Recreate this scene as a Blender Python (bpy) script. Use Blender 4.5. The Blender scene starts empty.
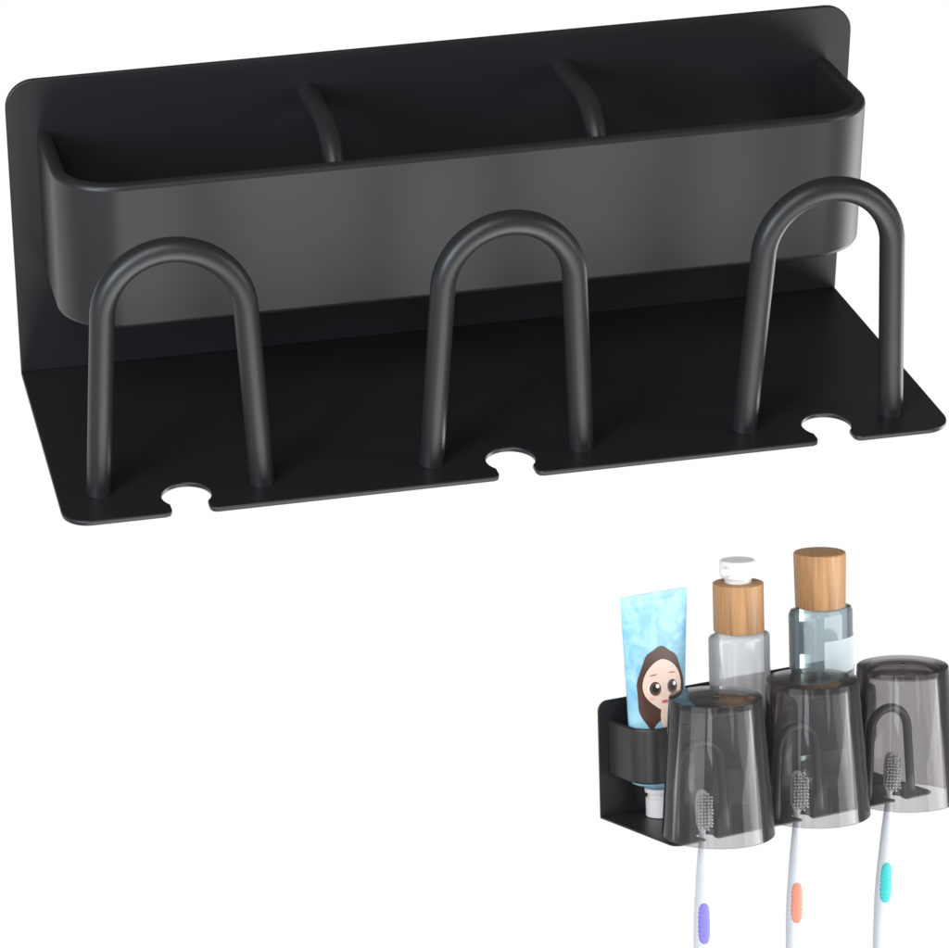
import bpy, math, random
import numpy as np
from mathutils import Matrix, Vector
random.seed(4)
sc=bpy.context.scene
col=sc.collection
W=0.30
# solved dimensions of the rack (metres) and the two viewing poses
H,D,xl,d,zt,zb,ya,za,aw,p=0.10953,0.11393,0.1397,0.05473,0.09047,0.0385,0.09981,0.08452,0.02555,0.10891
F,CX,CY=3204.82,144.81,352.68
DL,HC,HH=0.02346,0.13319,0.12627
def M4(yaw,pitch,roll,x,y,z):
    f=Vector((math.sin(yaw)*math.cos(pitch),math.cos(yaw)*math.cos(pitch),-math.sin(pitch)))
    r=f.cross(Vector((0,0,1))).normalized(); u=r.cross(f)
    c,s=math.cos(roll),math.sin(roll); r2=c*r+s*u; u2=-s*r+c*u
    m=Matrix.Identity(4)
    for i in range(3): m[i][0]=r2[i]; m[i][1]=u2[i]; m[i][2]=-f[i]
    m[0][3],m[1][3],m[2][3]=x,y,z
    return m
MC=M4(0.13983,0.44893,-0.04232,-0.24854,-1.01514,0.49656)
S=MC@M4(0.46929,0.135,-0.04463,-1.81689,-2.39379,0.84614).inverted()
# ---------------- materials ----------------
def mat(name):
    m=bpy.data.materials.new(name); m.use_nodes=True
    return m,m.node_tree.nodes,m.node_tree.links,m.node_tree.nodes["Principled BSDF"]
def metal(name,base,rough,bump=0.05):
    m,n,l,b=mat(name)
    tc=n.new("ShaderNodeTexCoord"); nz=n.new("ShaderNodeTexNoise"); nz.inputs["Scale"].default_value=2600; nz.inputs["Detail"].default_value=2
    l.new(tc.outputs["Object"],nz.inputs["Vector"])
    bp=n.new("ShaderNodeBump"); bp.inputs["Strength"].default_value=bump; bp.inputs["Distance"].default_value=0.0001
    l.new(nz.outputs["Fac"],bp.inputs["Height"]); l.new(bp.outputs["Normal"],b.inputs["Normal"])
    nz2=n.new("ShaderNodeTexNoise"); nz2.inputs["Scale"].default_value=14; l.new(tc.outputs["Object"],nz2.inputs["Vector"])
    mr=n.new("ShaderNodeMapRange"); mr.inputs["To Min"].default_value=rough-0.03; mr.inputs["To Max"].default_value=rough+0.04
    l.new(nz2.outputs["Fac"],mr.inputs["Value"]); l.new(mr.outputs["Result"],b.inputs["Roughness"])
    b.inputs["Base Color"].default_value=(*base,1)
    return m
def plain(name,c,rough=0.5,**k):
    m,n,l,b=mat(name)
    tc=n.new("ShaderNodeTexCoord"); nz=n.new("ShaderNodeTexNoise"); nz.inputs["Scale"].default_value=60
    l.new(tc.outputs["Object"],nz.inputs["Vector"])
    mx=n.new("ShaderNodeMix"); mx.data_type='RGBA'
    mx.inputs["A"].default_value=(*[v*.93 for v in c],1); mx.inputs["B"].default_value=(*c,1)
    l.new(nz.outputs["Fac"],mx.inputs["Factor"]); l.new(mx.outputs["Result"],b.inputs["Base Color"])
    b.inputs["Roughness"].default_value=rough
    for kk,v in k.items(): b.inputs[kk].default_value=v
    return m
def tinted(name,face,edge,gl_rough=0.03,diff=None,dfac=0.0,ior=1.45,thick=None):
    m=bpy.data.materials.new(name); m.use_nodes=True; n=m.node_tree.nodes; l=m.node_tree.links; n.clear()
    o=n.new("ShaderNodeOutputMaterial"); t=n.new("ShaderNodeBsdfTransparent"); g=n.new("ShaderNodeBsdfGlossy"); g.inputs["Roughness"].default_value=gl_rough
    lw=n.new("ShaderNodeLayerWeight"); lw.inputs["Blend"].default_value=0.3
    mx=n.new("ShaderNodeMix"); mx.data_type='RGBA'; mx.inputs["A"].default_value=(*face,1); mx.inputs["B"].default_value=(*edge,1)
    l.new(lw.outputs["Facing"],mx.inputs["Factor"]); src=mx.outputs["Result"]
    if thick:   # thicker plastic (the cup's moulded base) absorbs more
        tc=n.new("ShaderNodeTexCoord"); sp=n.new("ShaderNodeSeparateXYZ"); l.new(tc.outputs["Object"],sp.inputs[0])
        gt=n.new("ShaderNodeMapRange"); gt.inputs["From Min"].default_value=thick[0]-.001; gt.inputs["From Max"].default_value=thick[0]+.001
        l.new(sp.outputs["Z"],gt.inputs["Value"])
        m2=n.new("ShaderNodeMix"); m2.data_type='RGBA'; m2.inputs["B"].default_value=(*thick[1],1); l.new(gt.outputs["Result"],m2.inputs["Factor"]); l.new(src,m2.inputs["A"]); src=m2.outputs["Result"]
    l.new(src,t.inputs["Color"])
    fr=n.new("ShaderNodeFresnel"); fr.inputs["IOR"].default_value=ior
    ms=n.new("ShaderNodeMixShader"); l.new(fr.outputs[0],ms.inputs[0])
    src=t
    if diff:
        df=n.new("ShaderNodeBsdfDiffuse"); df.inputs["Color"].default_value=(*diff,1)
        md=n.new("ShaderNodeMixShader"); md.inputs[0].default_value=dfac; l.new(t.outputs[0],md.inputs[1]); l.new(df.outputs[0],md.inputs[2]); src=md
    l.new(src.outputs[0],ms.inputs[1]); l.new(g.outputs[0],ms.inputs[2]); l.new(ms.outputs[0],o.inputs[0])
    return m
BLACK=metal("black_powder_coat",(0.015,0.015,0.0165),0.40)
BLACKR=metal("black_rod_coat",(0.019,0.019,0.0195),0.40)
SMOKE=tinted("smoked_plastic",(0.765,0.755,0.755),(0.40,0.385,0.38),0.07,(0.42,0.41,0.41),0.06,1.27,(HH-.0055,(0.40,0.375,0.365)))
GLASSC=tinted("frosted_bottle",(0.82,0.84,0.85),(0.44,0.47,0.49),0.12,(0.72,0.74,0.75),0.35)
GLASSB=tinted("blue_grey_glass",(0.68,0.75,0.77),(0.32,0.39,0.41),0.08,(0.38,0.47,0.49),0.28)
WHITE=plain("white_plastic",(0.70,0.70,0.71),0.3)
HANDLE=plain("pale_handle_plastic",(0.54,0.57,0.62),0.3)
LABEL=plain("pale_label",(0.54,0.62,0.66),0.5)
SALMON=plain("salmon_rubber",(0.66,0.22,0.15),0.5); VIOLET=plain("violet_rubber",(0.19,0.17,0.54),0.5); TEAL=plain("teal_rubber",(0.03,0.46,0.46),0.5)
BRIS=plain("grey_bristles",(0.66,0.66,0.67),0.6)
SKIN=plain("printed_skin",(0.80,0.60,0.51),0.45); HAIR=plain("printed_brown_hair",(0.07,0.032,0.021),0.45); INK=plain("printed_ink",(0.01,0.008,0.01),0.45)
IRIS=plain("printed_brown_iris",(0.13,0.055,0.03),0.45); DRESS=plain("printed_dress",(0.28,0.52,0.72),0.45)
HAIRL=plain("printed_hair_highlight",(0.16,0.08,0.055),0.45)
LIP=plain("printed_lips",(0.62,0.06,0.09),0.45); BLUSH=plain("printed_blush",(0.82,0.46,0.40),0.45); PWHITE=plain("printed_white",(0.85,0.87,0.89),0.45)
def wood():
    m,n,l,b=mat("bamboo_wood")
    tc=n.new("ShaderNodeTexCoord"); mp=n.new("ShaderNodeMapping"); mp.inputs["Scale"].default_value=(260,260,14)
    nz=n.new("ShaderNodeTexNoise"); nz.inputs["Scale"].default_value=1; nz.inputs["Detail"].default_value=4
    cr=n.new("ShaderNodeValToRGB"); cr.color_ramp.elements[0].position=.3; cr.color_ramp.elements[0].color=(0.27,0.135,0.052,1); cr.color_ramp.elements[1].position=.7; cr.color_ramp.elements[1].color=(0.44,0.24,0.10,1)
    l.new(tc.outputs["Object"],mp.inputs[0]); l.new(mp.outputs[0],nz.inputs["Vector"]); l.new(nz.outputs["Fac"],cr.inputs[0]); l.new(cr.outputs[0],b.inputs["Base Color"])
    b.inputs["Roughness"].default_value=.5
    return m
WOOD=wood()
def tubem():
    m,n,l,b=mat("light_blue_printed_tube")
    tc=n.new("ShaderNodeTexCoord"); nz=n.new("ShaderNodeTexNoise"); nz.inputs["Scale"].default_value=45; nz.inputs["Detail"].default_value=3; nz.inputs["Distortion"].default_value=1.5
    cr=n.new("ShaderNodeValToRGB"); e=cr.color_ramp.elements; e[0].position=.38; e[0].color=(0.17,0.42,0.60,1); e[1].position=.62; e[1].color=(0.30,0.56,0.69,1)
    l.new(tc.outputs["Object"],nz.inputs["Vector"]); l.new(nz.outputs["Fac"],cr.inputs[0]); l.new(cr.outputs[0],b.inputs["Base Color"]); b.inputs["Roughness"].default_value=.35
    return m
TUBE=tubem()
# ---------------- mesh helpers ----------------
def obj(name,verts,faces,m,parent=None,ang=35):
    me=bpy.data.meshes.new(name); me.from_pydata([tuple(v) for v in verts],[],faces); me.update()
    import bmesh
    bm=bmesh.new(); bm.from_mesh(me); bmesh.ops.recalc_face_normals(bm,faces=bm.faces); bm.to_mesh(me); bm.free()
    for q in me.polygons: q.use_smooth=True
    me.set_sharp_from_angle(angle=math.radians(ang))
    me.materials.append(m)
    o=bpy.data.objects.new(name,me); col.objects.link(o)
    if parent: o.parent=parent
    return o
def empty(name,M,label,cat,group=None):
    e=bpy.data.objects.new(name,None); e.empty_display_size=.01; col.objects.link(e); e.matrix_world=M
    e["label"]=label; e["category"]=cat
    if group: e["group"]=group
    return e
def rounded(pts,radii,seg=8):
    out=[]; n=len(pts)
    for i in range(n):
        P=Vector(pts[i]); r=radii[i]
        if r<=0: out.append(P); continue
        A=(Vector(pts[i-1])-P).normalized(); B=(Vector(pts[(i+1)%n])-P).normalized()
        th=A.angle(B); t=r/math.tan(th/2); c=P+(A+B).normalized()*(r/math.sin(th/2))
        s=P+A*t-c; e=P+B*t-c
        a0=math.atan2(s.y,s.x); a1=math.atan2(e.y,e.x); da=(a1-a0+math.pi)%(2*math.pi)-math.pi
        for k in range(seg+1):
            a=a0+da*k/seg; out.append(c+Vector((math.cos(a),math.sin(a)))*r)
    return out
def plate(name,out2,thick,tf,m,parent,bev=0.0004):
    n=len(out2); v=[tf(q[0],q[1],0) for q in out2]+[tf(q[0],q[1],thick) for q in out2]
    f=[list(range(n)),list(range(2*n-1,n-1,-1))]+[[i,(i+1)%n,n+(i+1)%n,n+i] for i in range(n)]
    o=obj(name,v,f,m,parent)
    b=o.modifiers.new("b","BEVEL"); b.width=bev; b.segments=2; b.limit_method='ANGLE'; b.angle_limit=math.radians(50); b.harden_normals=False
    return o
def sweep(path,rads,n=20,cap=True,sx=1,ref=Vector((0,1,0))):
    path=[Vector(q) for q in path]; v=[];f=[]
    if not hasattr(rads,'__len__'): rads=[rads]*len(path)
    for i,P in enumerate(path):
        t=(path[min(i+1,len(path)-1)]-path[max(i-1,0)]).normalized()
        a=ref-ref.dot(t)*t; a.normalize(); b=t.cross(a)
        for k in range(n):
            th=2*math.pi*k/n; v.append(P+a*math.cos(th)*rads[i]+b*math.sin(th)*rads[i]*sx)
    for i in range(len(path)-1):
        for k in range(n): f.append([i*n+k,i*n+(k+1)%n,(i+1)*n+(k+1)%n,(i+1)*n+k])
    if cap: f.append(list(range(n))); f.append(list(range((len(path)-1)*n,len(path)*n)))
    return v,f
def loft(secs,n=32):
    v=[];f=[]
    for z,hx,hy,x0,y0 in secs:
        for k in range(n):
            th=2*math.pi*k/n; v.append((x0+hx*math.cos(th),y0+hy*math.sin(th),z))
    for i in range(len(secs)-1):
        for k in range(n): f.append([i*n+k,i*n+(k+1)%n,(i+1)*n+(k+1)%n,(i+1)*n+k])
    f.append(list(range(n))); f.append(list(range((len(secs)-1)*n,len(secs)*n)))
    return v,f
def revolve(prof,n=96,ex=1,ey=1):
    v=[];f=[];idx=[]
    for r,z in prof:
        if r<1e-7: idx.append([len(v)]); v.append((0,0,z))
        else:
            idx.append(list(range(len(v),len(v)+n)))
            for k in range(n):
                a=2*math.pi*k/n; v.append((r*ex*math.cos(a),r*ey*math.sin(a),z))
    for i in range(len(prof)-1):
        A,B=idx[i],idx[i+1]
        for k in range(n):
            k2=(k+1)%n
            if len(A)==1 and len(B)==1: continue
            if len(A)==1: f.append([A[0],B[k],B[k2]])
            elif len(B)==1: f.append([A[k],A[k2],B[0]])
            else: f.append([A[k],A[k2],B[k2],B[k]])
    return v,f
def fillet(prof,rr,seg=5):
    out=[]
    for i,(P,r) in enumerate(zip(prof,rr)):
        if r<=0 or i in(0,len(prof)-1): out.append(P); continue
        P=Vector(P); A=(Vector(prof[i-1])-P); B=(Vector(prof[i+1])-P); A.normalize();B.normalize()
        th=A.angle(B); t=r/math.tan(th/2); c=P+(A+B).normalized()*(r/math.sin(th/2))
        s=P+A*t-c; e=P+B*t-c; a0=math.atan2(s.y,s.x); da=(math.atan2(e.y,e.x)-a0+math.pi)%(2*math.pi)-math.pi
        for k in range(seg+1): a=a0+da*k/seg; out.append((c.x+math.cos(a)*r,c.y+math.sin(a)*r))
    return out
# ---------------- rack ----------------
ROD=0.0041
def make_rack(M,label):
    root=empty("toothbrush_holder_rack",M,label,"toothbrush holder","black metal toothbrush holder racks")
    t=0.0018
    pts=[(-W/2,0),(-W/2,H),(W/2,H),(W/2,0)]
    plate("back_plate",rounded(pts,[0,0.010,0.010,0]),t,lambda a,b,c:(a,c,b),BLACK,root)
    rc,hw,yc=0.0082,0.0062,-D+0.0112
    base=rounded([(-W/2,t),(-W/2,-D),(W/2,-D),(W/2,t)],[0,0.009,0.009,0])
    left=[q for q in base if q.x<0]; right=[q for q in base if q.x>0]
    mid=[]
    for xn in (-p,0,p):
        xn=xn+0.0005
        hy=yc-math.sqrt(rc*rc-hw*hw)
        mid+=[Vector((xn-hw-0.0022,-D)),Vector((xn-hw-0.0007,-D+0.0006)),Vector((xn-hw,-D+0.0022))]
        a0=math.atan2(hy-yc,-hw); a1=math.atan2(hy-yc,hw)
        a0=a0+2*math.pi if a0<0 else a0
        for k in range(25):
            a=a0+(a1-a0)*k/24
            mid.append(Vector((xn+rc*math.cos(a),yc+rc*math.sin(a))))
        mid+=[Vector((xn+hw,-D+0.0022)),Vector((xn+hw+0.0007,-D+0.0006)),Vector((xn+hw+0.0022,-D))]
    plate("base_plate",left+mid+right,t,lambda a,b,c:(a,b,-c-0.00002),BLACK,root)
    # basket band
    w=0.0048; r=0.022; xr=xl+.0025
    outer=rounded([(-xl,0),(-xl,-d),(xr,-d),(xr,0)],[0,r,r,0],18)
    inner=rounded([(-xl+w,0),(-xl+w,-d+w),(xr-w,-d+w),(xr-w,0)],[0,r-w,r-w,0],18)
    n=len(outer); v=[];f=[]
    for q in outer: v.append((q.x,q.y,zb))
    for q in outer: v.append((q.x,q.y,zt))
    for q in inner: v.append((q.x,q.y,zt))
    for q in inner: v.append((q.x,q.y,zb))
    for i in range(n-1):
        for a,b in((0,1),(1,2),(2,3),(3,0)): f.append([a*n+i,a*n+i+1,b*n+i+1,b*n+i])
    f.append([0,n,2*n,3*n]); f.append([n-1,2*n-1,3*n-1,4*n-1])
    o=obj("basket",v,f,BLACKR,root)
    b=o.modifiers.new("b","BEVEL"); b.width=0.0018; b.segments=4; b.limit_method='ANGLE'; b.angle_limit=math.radians(50)
    for xs in (-xl/3+.0015,xl/3-.0010):
        z0=zt+0.005; y1=-d+w+0.0035; R=.022
        path=[(xs,0,z0),(xs,(y1+R)*.5,z0)]
        for k in range(13):
            a=math.pi/2*k/12; path.append((xs,y1+R-R*math.sin(a),z0-R+R*math.cos(a)))
        path.append((xs,y1,zb+0.006))
        v,f=sweep(path,0.0036,16,ref=Vector((1,0,0))); obj("divider_rod",v,f,BLACKR,root)
    for xn,aa,zz,yy in ((-p-.0005,aw*1.05,za+.0008,.0045),(0,aw,za-.0005,0),(p-.0015,aw,za,0)):
        at=aa*0.86; zc=zz-at; path=[]
        for k in range(9): s=k/8; path.append((xn-aa+(aa-at)*s**1.0,-ya,zc*s))
        for k in range(1,24): a=math.pi-math.pi*k/24; path.append((xn+at*math.cos(a),-ya,zc+at*math.sin(a)))
        for k in range(9): s=1-k/8; path.append((xn+aa-(aa-at)*s,-ya,zc*s))
        path=[(q[0],q[1]+yy*(.5-.5*(q[0]-xn)/aa),q[2]) for q in path]
        v,f=sweep(path,ROD,28); obj("hook_loop",v,f,BLACKR,root,60)
    return root
rack=make_rack(Matrix.Identity(4),"empty matte black metal toothbrush holder with three wire loops")
rack2=rack.copy(); col.objects.link(rack2); rack2.matrix_world=S
rack2["label"]="matte black toothbrush holder loaded with cups, bottles and toothbrushes"
for c in list(rack.children):
    k=c.copy(); col.objects.link(k); k.parent=rack2
# ---------------- cups ----------------
rt,rb=0.0415,0.0503
prof=[(0,HH+.0030),(.0018,HH+.0028),(.0028,HH+.0018),(.0032,HH-.0001),(rt*.5,HH-.0001),(rt-.0010,HH-.0001),(rt-.0003,HH-.0003),(rt,HH-.0009),(rb,0.0005),(rb-.0005,0),(rb-.0014,0),(rb-.0018,.0008),(rt-.0018,HH-.006),(rt-.004,HH-.0045),(0,HH-.0042)]
v,f=revolve(prof,96)
cup=obj("toothbrush_cup",v,f,SMOKE,None,28)
for i,xn in enumerate((-p,0,p-.004)):
    o=cup if i==0 else cup.copy()
    if i: col.objects.link(o)
    o["label"]="translucent smoke grey plastic cup hanging upside down over a wire loop"; o["category"]="cup"; o["group"]="smoke grey cups hanging on the rack"
    o.matrix_world=S@Matrix.Translation((xn,-ya-DL,HC-HH-(.003 if i==2 else 0)))
# ---------------- toothbrushes ----------------
def brush(xn,gm,lab,tw,lean,dx):
    root=empty("toothbrush",S@Matrix.Translation((xn+dx,-D+0.0110,0))@Matrix.Rotation(math.radians(lean),4,'Y')@Matrix.Rotation(math.radians(tw),4,'Z')@Matrix.Rotation(math.radians(-2),4,'X'),lab,"toothbrush","toothbrushes hanging on the rack")
    secs=[(-.158,.002,.0015,0,0),(-.1575,.005,.003,0,0),(-.153,.0076,.0045,0,0),(-.12,.0084,.005,0,0),(-.095,.0088,.0056,0,0),(-.075,.0084,.0055,0,0),(-.055,.0072,.0050,0,0),(-.035,.0060,.0045,0,0),(-.02,.0048,.0038,0,0),(-.005,.0035,.0030,0,0),(.003,.0030,.0027,0,0.0005),(.008,.0044,.0024,0,.001),(.012,.0060,.0024,0,.001),(.030,.0064,.0024,0,.001),(.038,.0057,.0024,0,.001),(.0415,.0035,.002,0,.001),(.0425,.001,.001,0,.001)]
    v,f=loft(secs,28); obj("handle",v,f,HANDLE,root,60)
    v=[];f=[];nu,nv=9,49
    for j in range(nv):
        s=j/(nv-1); z=-.099+.038*s
        hx=np.interp(z,[-.12,-.095,-.075,-.055],[.0084,.0088,.0084,.0072]); hy=.0054
        half=.78*math.sqrt(max(0,1-(2*s-1)**4))+.02
        bump=.0002+.0004*(0.5+0.5*math.cos(s*math.pi*18))
        for i in range(nu):
            a=-math.pi/2+half*(2*i/(nu-1)-1); e=bump if 0<i<nu-1 and 0<j<nv-1 else -.0002
            v.append(((hx+e)*math.cos(a),(hy+e)*math.sin(a),z))
    for j in range(nv-1):
        for i in range(nu-1): f.append([j*nu+i,j*nu+i+1,(j+1)*nu+i+1,(j+1)*nu+i])
    obj("grip",v,f,gm,root,60)
    v=[];f=[]
    for a in range(12):
        for b in range(5):
            if a in(0,11) and b in(0,4): continue
            z=.0110+a*.0025; xx=(b-2)*.0022
            tip=(xx*1.4+random.uniform(-.0004,.0004),-.0130+random.uniform(-.0006,.0006),z+(a-5.5)*.0005)
            vv,ff=sweep([(xx,-.001,z),tip],[.00092,.00085],8,ref=Vector((1,0,0)))
            k=len(v); v+=vv; f+=[[q+k for q in g] for g in ff]
    obj("bristles",v,f,BRIS,root,60)
    return root
brush(-p,VIOLET,"white toothbrush with violet grip hanging under smoke cup",-24,1.5,-.0025)
brush(0,SALMON,"white toothbrush with salmon pink grip hanging under smoke cup",-22,3,-.0042)
brush(p,TEAL,"white toothbrush with teal grip hanging under smoke cup",-24,5.5,-.0048)
# ---------------- bottles ----------------
def bottleroot(X,name,lab): return empty(name,S@Matrix.Translation((X,-d/2+.0003,0.0001)),lab,"bottle")
hb=d/2-.0052
B=bottleroot(-.008,"pump_bottle","frosted clear pump bottle with bamboo collar and white pump")
zs=.1575; rx=.0315
v,f=revolve(fillet([(0,0),(rx,0),(rx,zs),(.022,zs+.004),(0,zs+.004)],[0,.003,.004,.001,0]),72,1,hb/rx); obj("bottle_body",v,f,GLASSC,B,40)
v,f=revolve(fillet([(0,zs+.0042),(.0235,zs+.0042),(.0235,zs+.050),(0,zs+.050)],[0,.0008,.0012,0]),72); obj("wooden_collar",v,f,WOOD,B,40)
v,f=revolve(fillet([(0,zs+.0502),(.0125,zs+.0502),(.0125,zs+.055),(.0160,zs+.055),(.0168,zs+.060),(.0168,zs+.0715),(0,zs+.0725)],[0,0,0,.0015,.001,.0025,0]),64)
k=len(v); vv,ff=sweep([(0,0,zs+.064),(-.012,-.004,zs+.064),(-.021,-.007,zs+.0632)],[.0055,.005,.0038],16,ref=Vector((0,0,1)))
v=list(v)+vv; f=f+[[q+k for q in g] for g in ff]; obj("pump_head",v,f,WHITE,B,40)
B=bottleroot(2*xl/3-.005,"capped_bottle","blue grey glass bottle with tall bamboo cap and white label")
zs=.170; rx=.034
v,f=revolve(fillet([(0,0),(rx,0),(rx,zs-.004),(rx-.002,zs),(.0245,zs+.0015),(0,zs+.0015)],[0,.003,.003,.001,.001,0]),72,1,hb/rx); obj("bottle_body",v,f,GLASSB,B,40)
v,f=revolve(fillet([(0,zs+.0017),(.0235,zs+.0017),(.0245,zs+.054),(0,zs+.0545)],[0,.0008,.002,0]),72); obj("wooden_cap",v,f,WOOD,B,40)
v=[];f=[]
for j in range(2):
    for i in range(25):
        a=math.radians(-112+104*i/24); v.append(((rx+.0003)*math.cos(a),(hb+.0003)*math.sin(a),.110+.032*j))
for i in range(24): f.append([i,i+1,25+i+1,25+i])
obj("label_sticker",v,f,LABEL,B,60)
# ---------------- toothpaste tube ----------------
TB=empty("toothpaste_tube",S@Matrix.Translation((-2*xl/3-.011,-d/2+.0003,0.0001)),"light blue toothpaste tube with printed girl face standing on cap","toothpaste tube")
z0,z1=.034,.204
def ab(z):
    s=min(1,max(0,(z-z0)/(z1-z0)))
    return .0265+(.0375-.0265)*s, .0198*(1-s)**.75+.0006
secs=[(z0-.007,.0085,.0085,0,0),(z0-.0045,.0145,.0125,0,0),(z0-.0015,.0235,.018,0,0)]
for k in range(33):
    z=z0+(z1-z0)*k/32; a,b=ab(z); secs.append((z,a,b,0,0))
secs+=[(z1+.0003,.0375,.0007,0,0),(z1+.007,.0375,.0006,0,0)]
v,f=loft(secs,64); obj("tube_body",v,f,TUBE,TB,40)
v,f=revolve(fillet([(0,0),(.0118,0),(.0118,.017),(.0098,.0185),(.0098,.0225),(.0125,.023),(.0125,.0272),(0,.0272)],[0,.001,.0006,.0005,.0005,.0004,.0006,0]),64); obj("cap",v,f,WHITE,TB,40)
def on(x,z,off):
    a,b=ab(z); x=max(-.96*a,min(.96*a,x)); return (x,-(b+off)*math.sqrt(max(0.0,1-(x/a)**2))-off*.3 ,z)
def decal(name,c,poly,m,off,parent,rings=8):
    v=[on(c[0],c[1],off)];f=[];n=len(poly)
    for r in range(1,rings+1):
        for q in poly: v.append(on(c[0]+(q[0]-c[0])*r/rings,c[1]+(q[1]-c[1])*r/rings,off))
    for k in range(n): f.append([0,1+k,1+(k+1)%n])
    for r in range(1,rings):
        for k in range(n):
            a=1+(r-1)*n; b=1+r*n; f.append([a+k,a+(k+1)%n,b+(k+1)%n,b+k])
    return obj(name,v,f,m,parent,60)
G=1.62
gx,gz=-.0005,.131
def ell(cx,cz,rx,rz,rot=0,n=36,fn=None):
    o=[]
    for k in range(n):
        a=2*math.pi*k/n; s=fn(a) if fn else 1; x_,z_=G*rx*math.cos(a)*s,G*rz*math.sin(a)*s
        o.append((gx+G*cx+x_*math.cos(rot)-z_*math.sin(rot),gz+G*cz+x_*math.sin(rot)+z_*math.cos(rot)))
    return o
def sub(nm,cx,cz,rx,rz,m,off,par,rot=0,fn=None,n=36):
    return decal(nm,(gx+G*cx,gz+G*cz),ell(cx,cz,rx,rz,rot,n,fn),m,off,par)
hair=sub("printed_girl_face",0,-.006,.0160,.0248,HAIR,.0004,TB,0,lambda a:1+.02*math.sin(9*a+.6)+.08*max(0,-math.sin(a)),72)
sub("dress",0,-.0300,.0085,.0080,DRESS,.0007,hair)
sub("neck",0,-.0215,.0036,.0080,SKIN,.0008,hair)
# face with a softly parted hairline
sub("face",0,-.003,.0132,.0150,SKIN,.0011,hair,0,lambda a:1-.16*max(0,-math.sin(a))**2*abs(math.cos(a))*2-.05*max(0,math.sin(a))*abs(math.sin(2*a)))
for s in(-1,1):
    sub("eye_white",s*.0060,-.0040,.0043,.0042,PWHITE,.0013,hair)
    sub("eye",s*.0059,-.0041,.0037,.0040,IRIS,.0016,hair)
    sub("pupil",s*.0059,-.0041,.0021,.0024,INK,.0019,hair)
    sub("eye_glint",s*.0059+.0012,-.0026,.0012,.0012,PWHITE,.0022,hair)
    sub("eyebrow",s*.0064,.0036,.0026,.0003,HAIRL,.0013,hair,-s*.10)
    sub("cheek",s*.0088,-.0095,.0018,.0010,BLUSH,.0013,hair)
sub("nose",0,-.0084,.0005,.0003,BLUSH,.0014,hair)
sub("lips",0,-.0118,.0024,.0010,LIP,.0015,hair,0,lambda a:1-.35*max(0,math.sin(a)))
# ---------------- light ----------------
# invented world gradient: white behind and below, dimmed elsewhere to keep metal dark
w=bpy.data.worlds.new("World"); sc.world=w; w.use_nodes=True; n=w.node_tree.nodes; l=w.node_tree.links
bg=n["Background"]; tc=n.new("ShaderNodeTexCoord"); sp=n.new("ShaderNodeSeparateXYZ"); l.new(tc.outputs["Generated"],sp.inputs[0])
def mrange(src,a,b,c,e):
    mr=n.new("ShaderNodeMapRange"); mr.interpolation_type='SMOOTHSTEP'
    for k,v_ in zip(("From Min","From Max","To Min","To Max"),(a,b,c,e)): mr.inputs[k].default_value=v_
    l.new(src,mr.inputs["Value"]); return mr.outputs["Result"]
low=mrange(sp.outputs["Z"],-.20,-.06,1,0); back=mrange(sp.outputs["Y"],-.05,.30,0,1)
mu=n.new("ShaderNodeMath"); mu.operation='MULTIPLY'; l.new(low,mu.inputs[0]); l.new(back,mu.inputs[1])
fl=mrange(sp.outputs["Z"],-.5,.2,.30,.12)
mm=n.new("ShaderNodeMix"); mm.data_type='FLOAT'; l.new(mu.outputs[0],mm.inputs["Factor"]); l.new(fl,mm.inputs["A"]); mm.inputs["B"].default_value=1.0
l.new(mm.outputs["Result"],bg.inputs["Strength"]); bg.inputs["Color"].default_value=(1,1,1,1)
def area(name,loc,tgt,size,power,c=(1,1,1),sy=None):
    L=bpy.data.lights.new(name,"AREA"); L.energy=power; L.size=size; L.color=c
    if sy: L.shape='RECTANGLE'; L.size_y=sy
    o=bpy.data.objects.new(name,L); col.objects.link(o); o.location=loc
    o.rotation_euler=(Vector(tgt)-Vector(loc)).to_track_quat('-Z','Y').to_euler()
ctr=S@Vector((0,-.05,.1))
area("added_area_lamp",(-.9,-1.6,1.8),(0,0,0),1.2,26)  # unseen lamp added to brighten rim and base, no known fixture
area("added_area_lamp",(.15,-1.0,-1.2),(0,0,.05),1.5,20,sy=.8)  # lamp added below the front edge to light the basket band
area("added_area_lamp",(.30,-1.35,-.60),(.0,0,.06),1.5,7,sy=.6)  # second low lamp added to brighten the basket front
area("added_area_lamp",(-1.1,-1.0,.45),(0,0,.08),.6,16,(.80,.90,1),sy=.6)  # bluish lamp added for a cool sheen on the back plate
area("added_area_lamp",(1.5,-.9,.5),(0,0,.05),.5,8,sy=.9)  # strip lamp added from the right for the upright faces
area("added_area_lamp",ctr+Vector((-.4,-.45,1.2)),ctr,.9,11)  # unseen lamp added above the small rack, facing away from the large one
area("added_area_lamp",ctr+Vector((-1.2,-.6,.5)),ctr,.8,11)  # unseen lamp added to brighten the small rack from the left
area("added_area_lamp",ctr+Vector((1.1,-.5,.4)),ctr,.6,4)  # unseen lamp added to brighten the small rack from the right
area("added_area_lamp",S@Vector((1.0,-1.35,-.45)),ctr,1.4,50)  # lamp added at the mirror angle to brighten the small rack's band
# ---------------- camera ----------------
cd=bpy.data.cameras.new("camera"); co=bpy.data.objects.new("camera",cd); col.objects.link(co); sc.camera=co
co.matrix_world=MC; cd.sensor_width=36; cd.lens=36*F/949; cd.clip_start=.05; cd.clip_end=100
cd.shift_x=(474.5-CX)/949; cd.shift_y=(CY-474)/949
sc.view_settings.view_transform='Standard'; sc.view_settings.look='None'
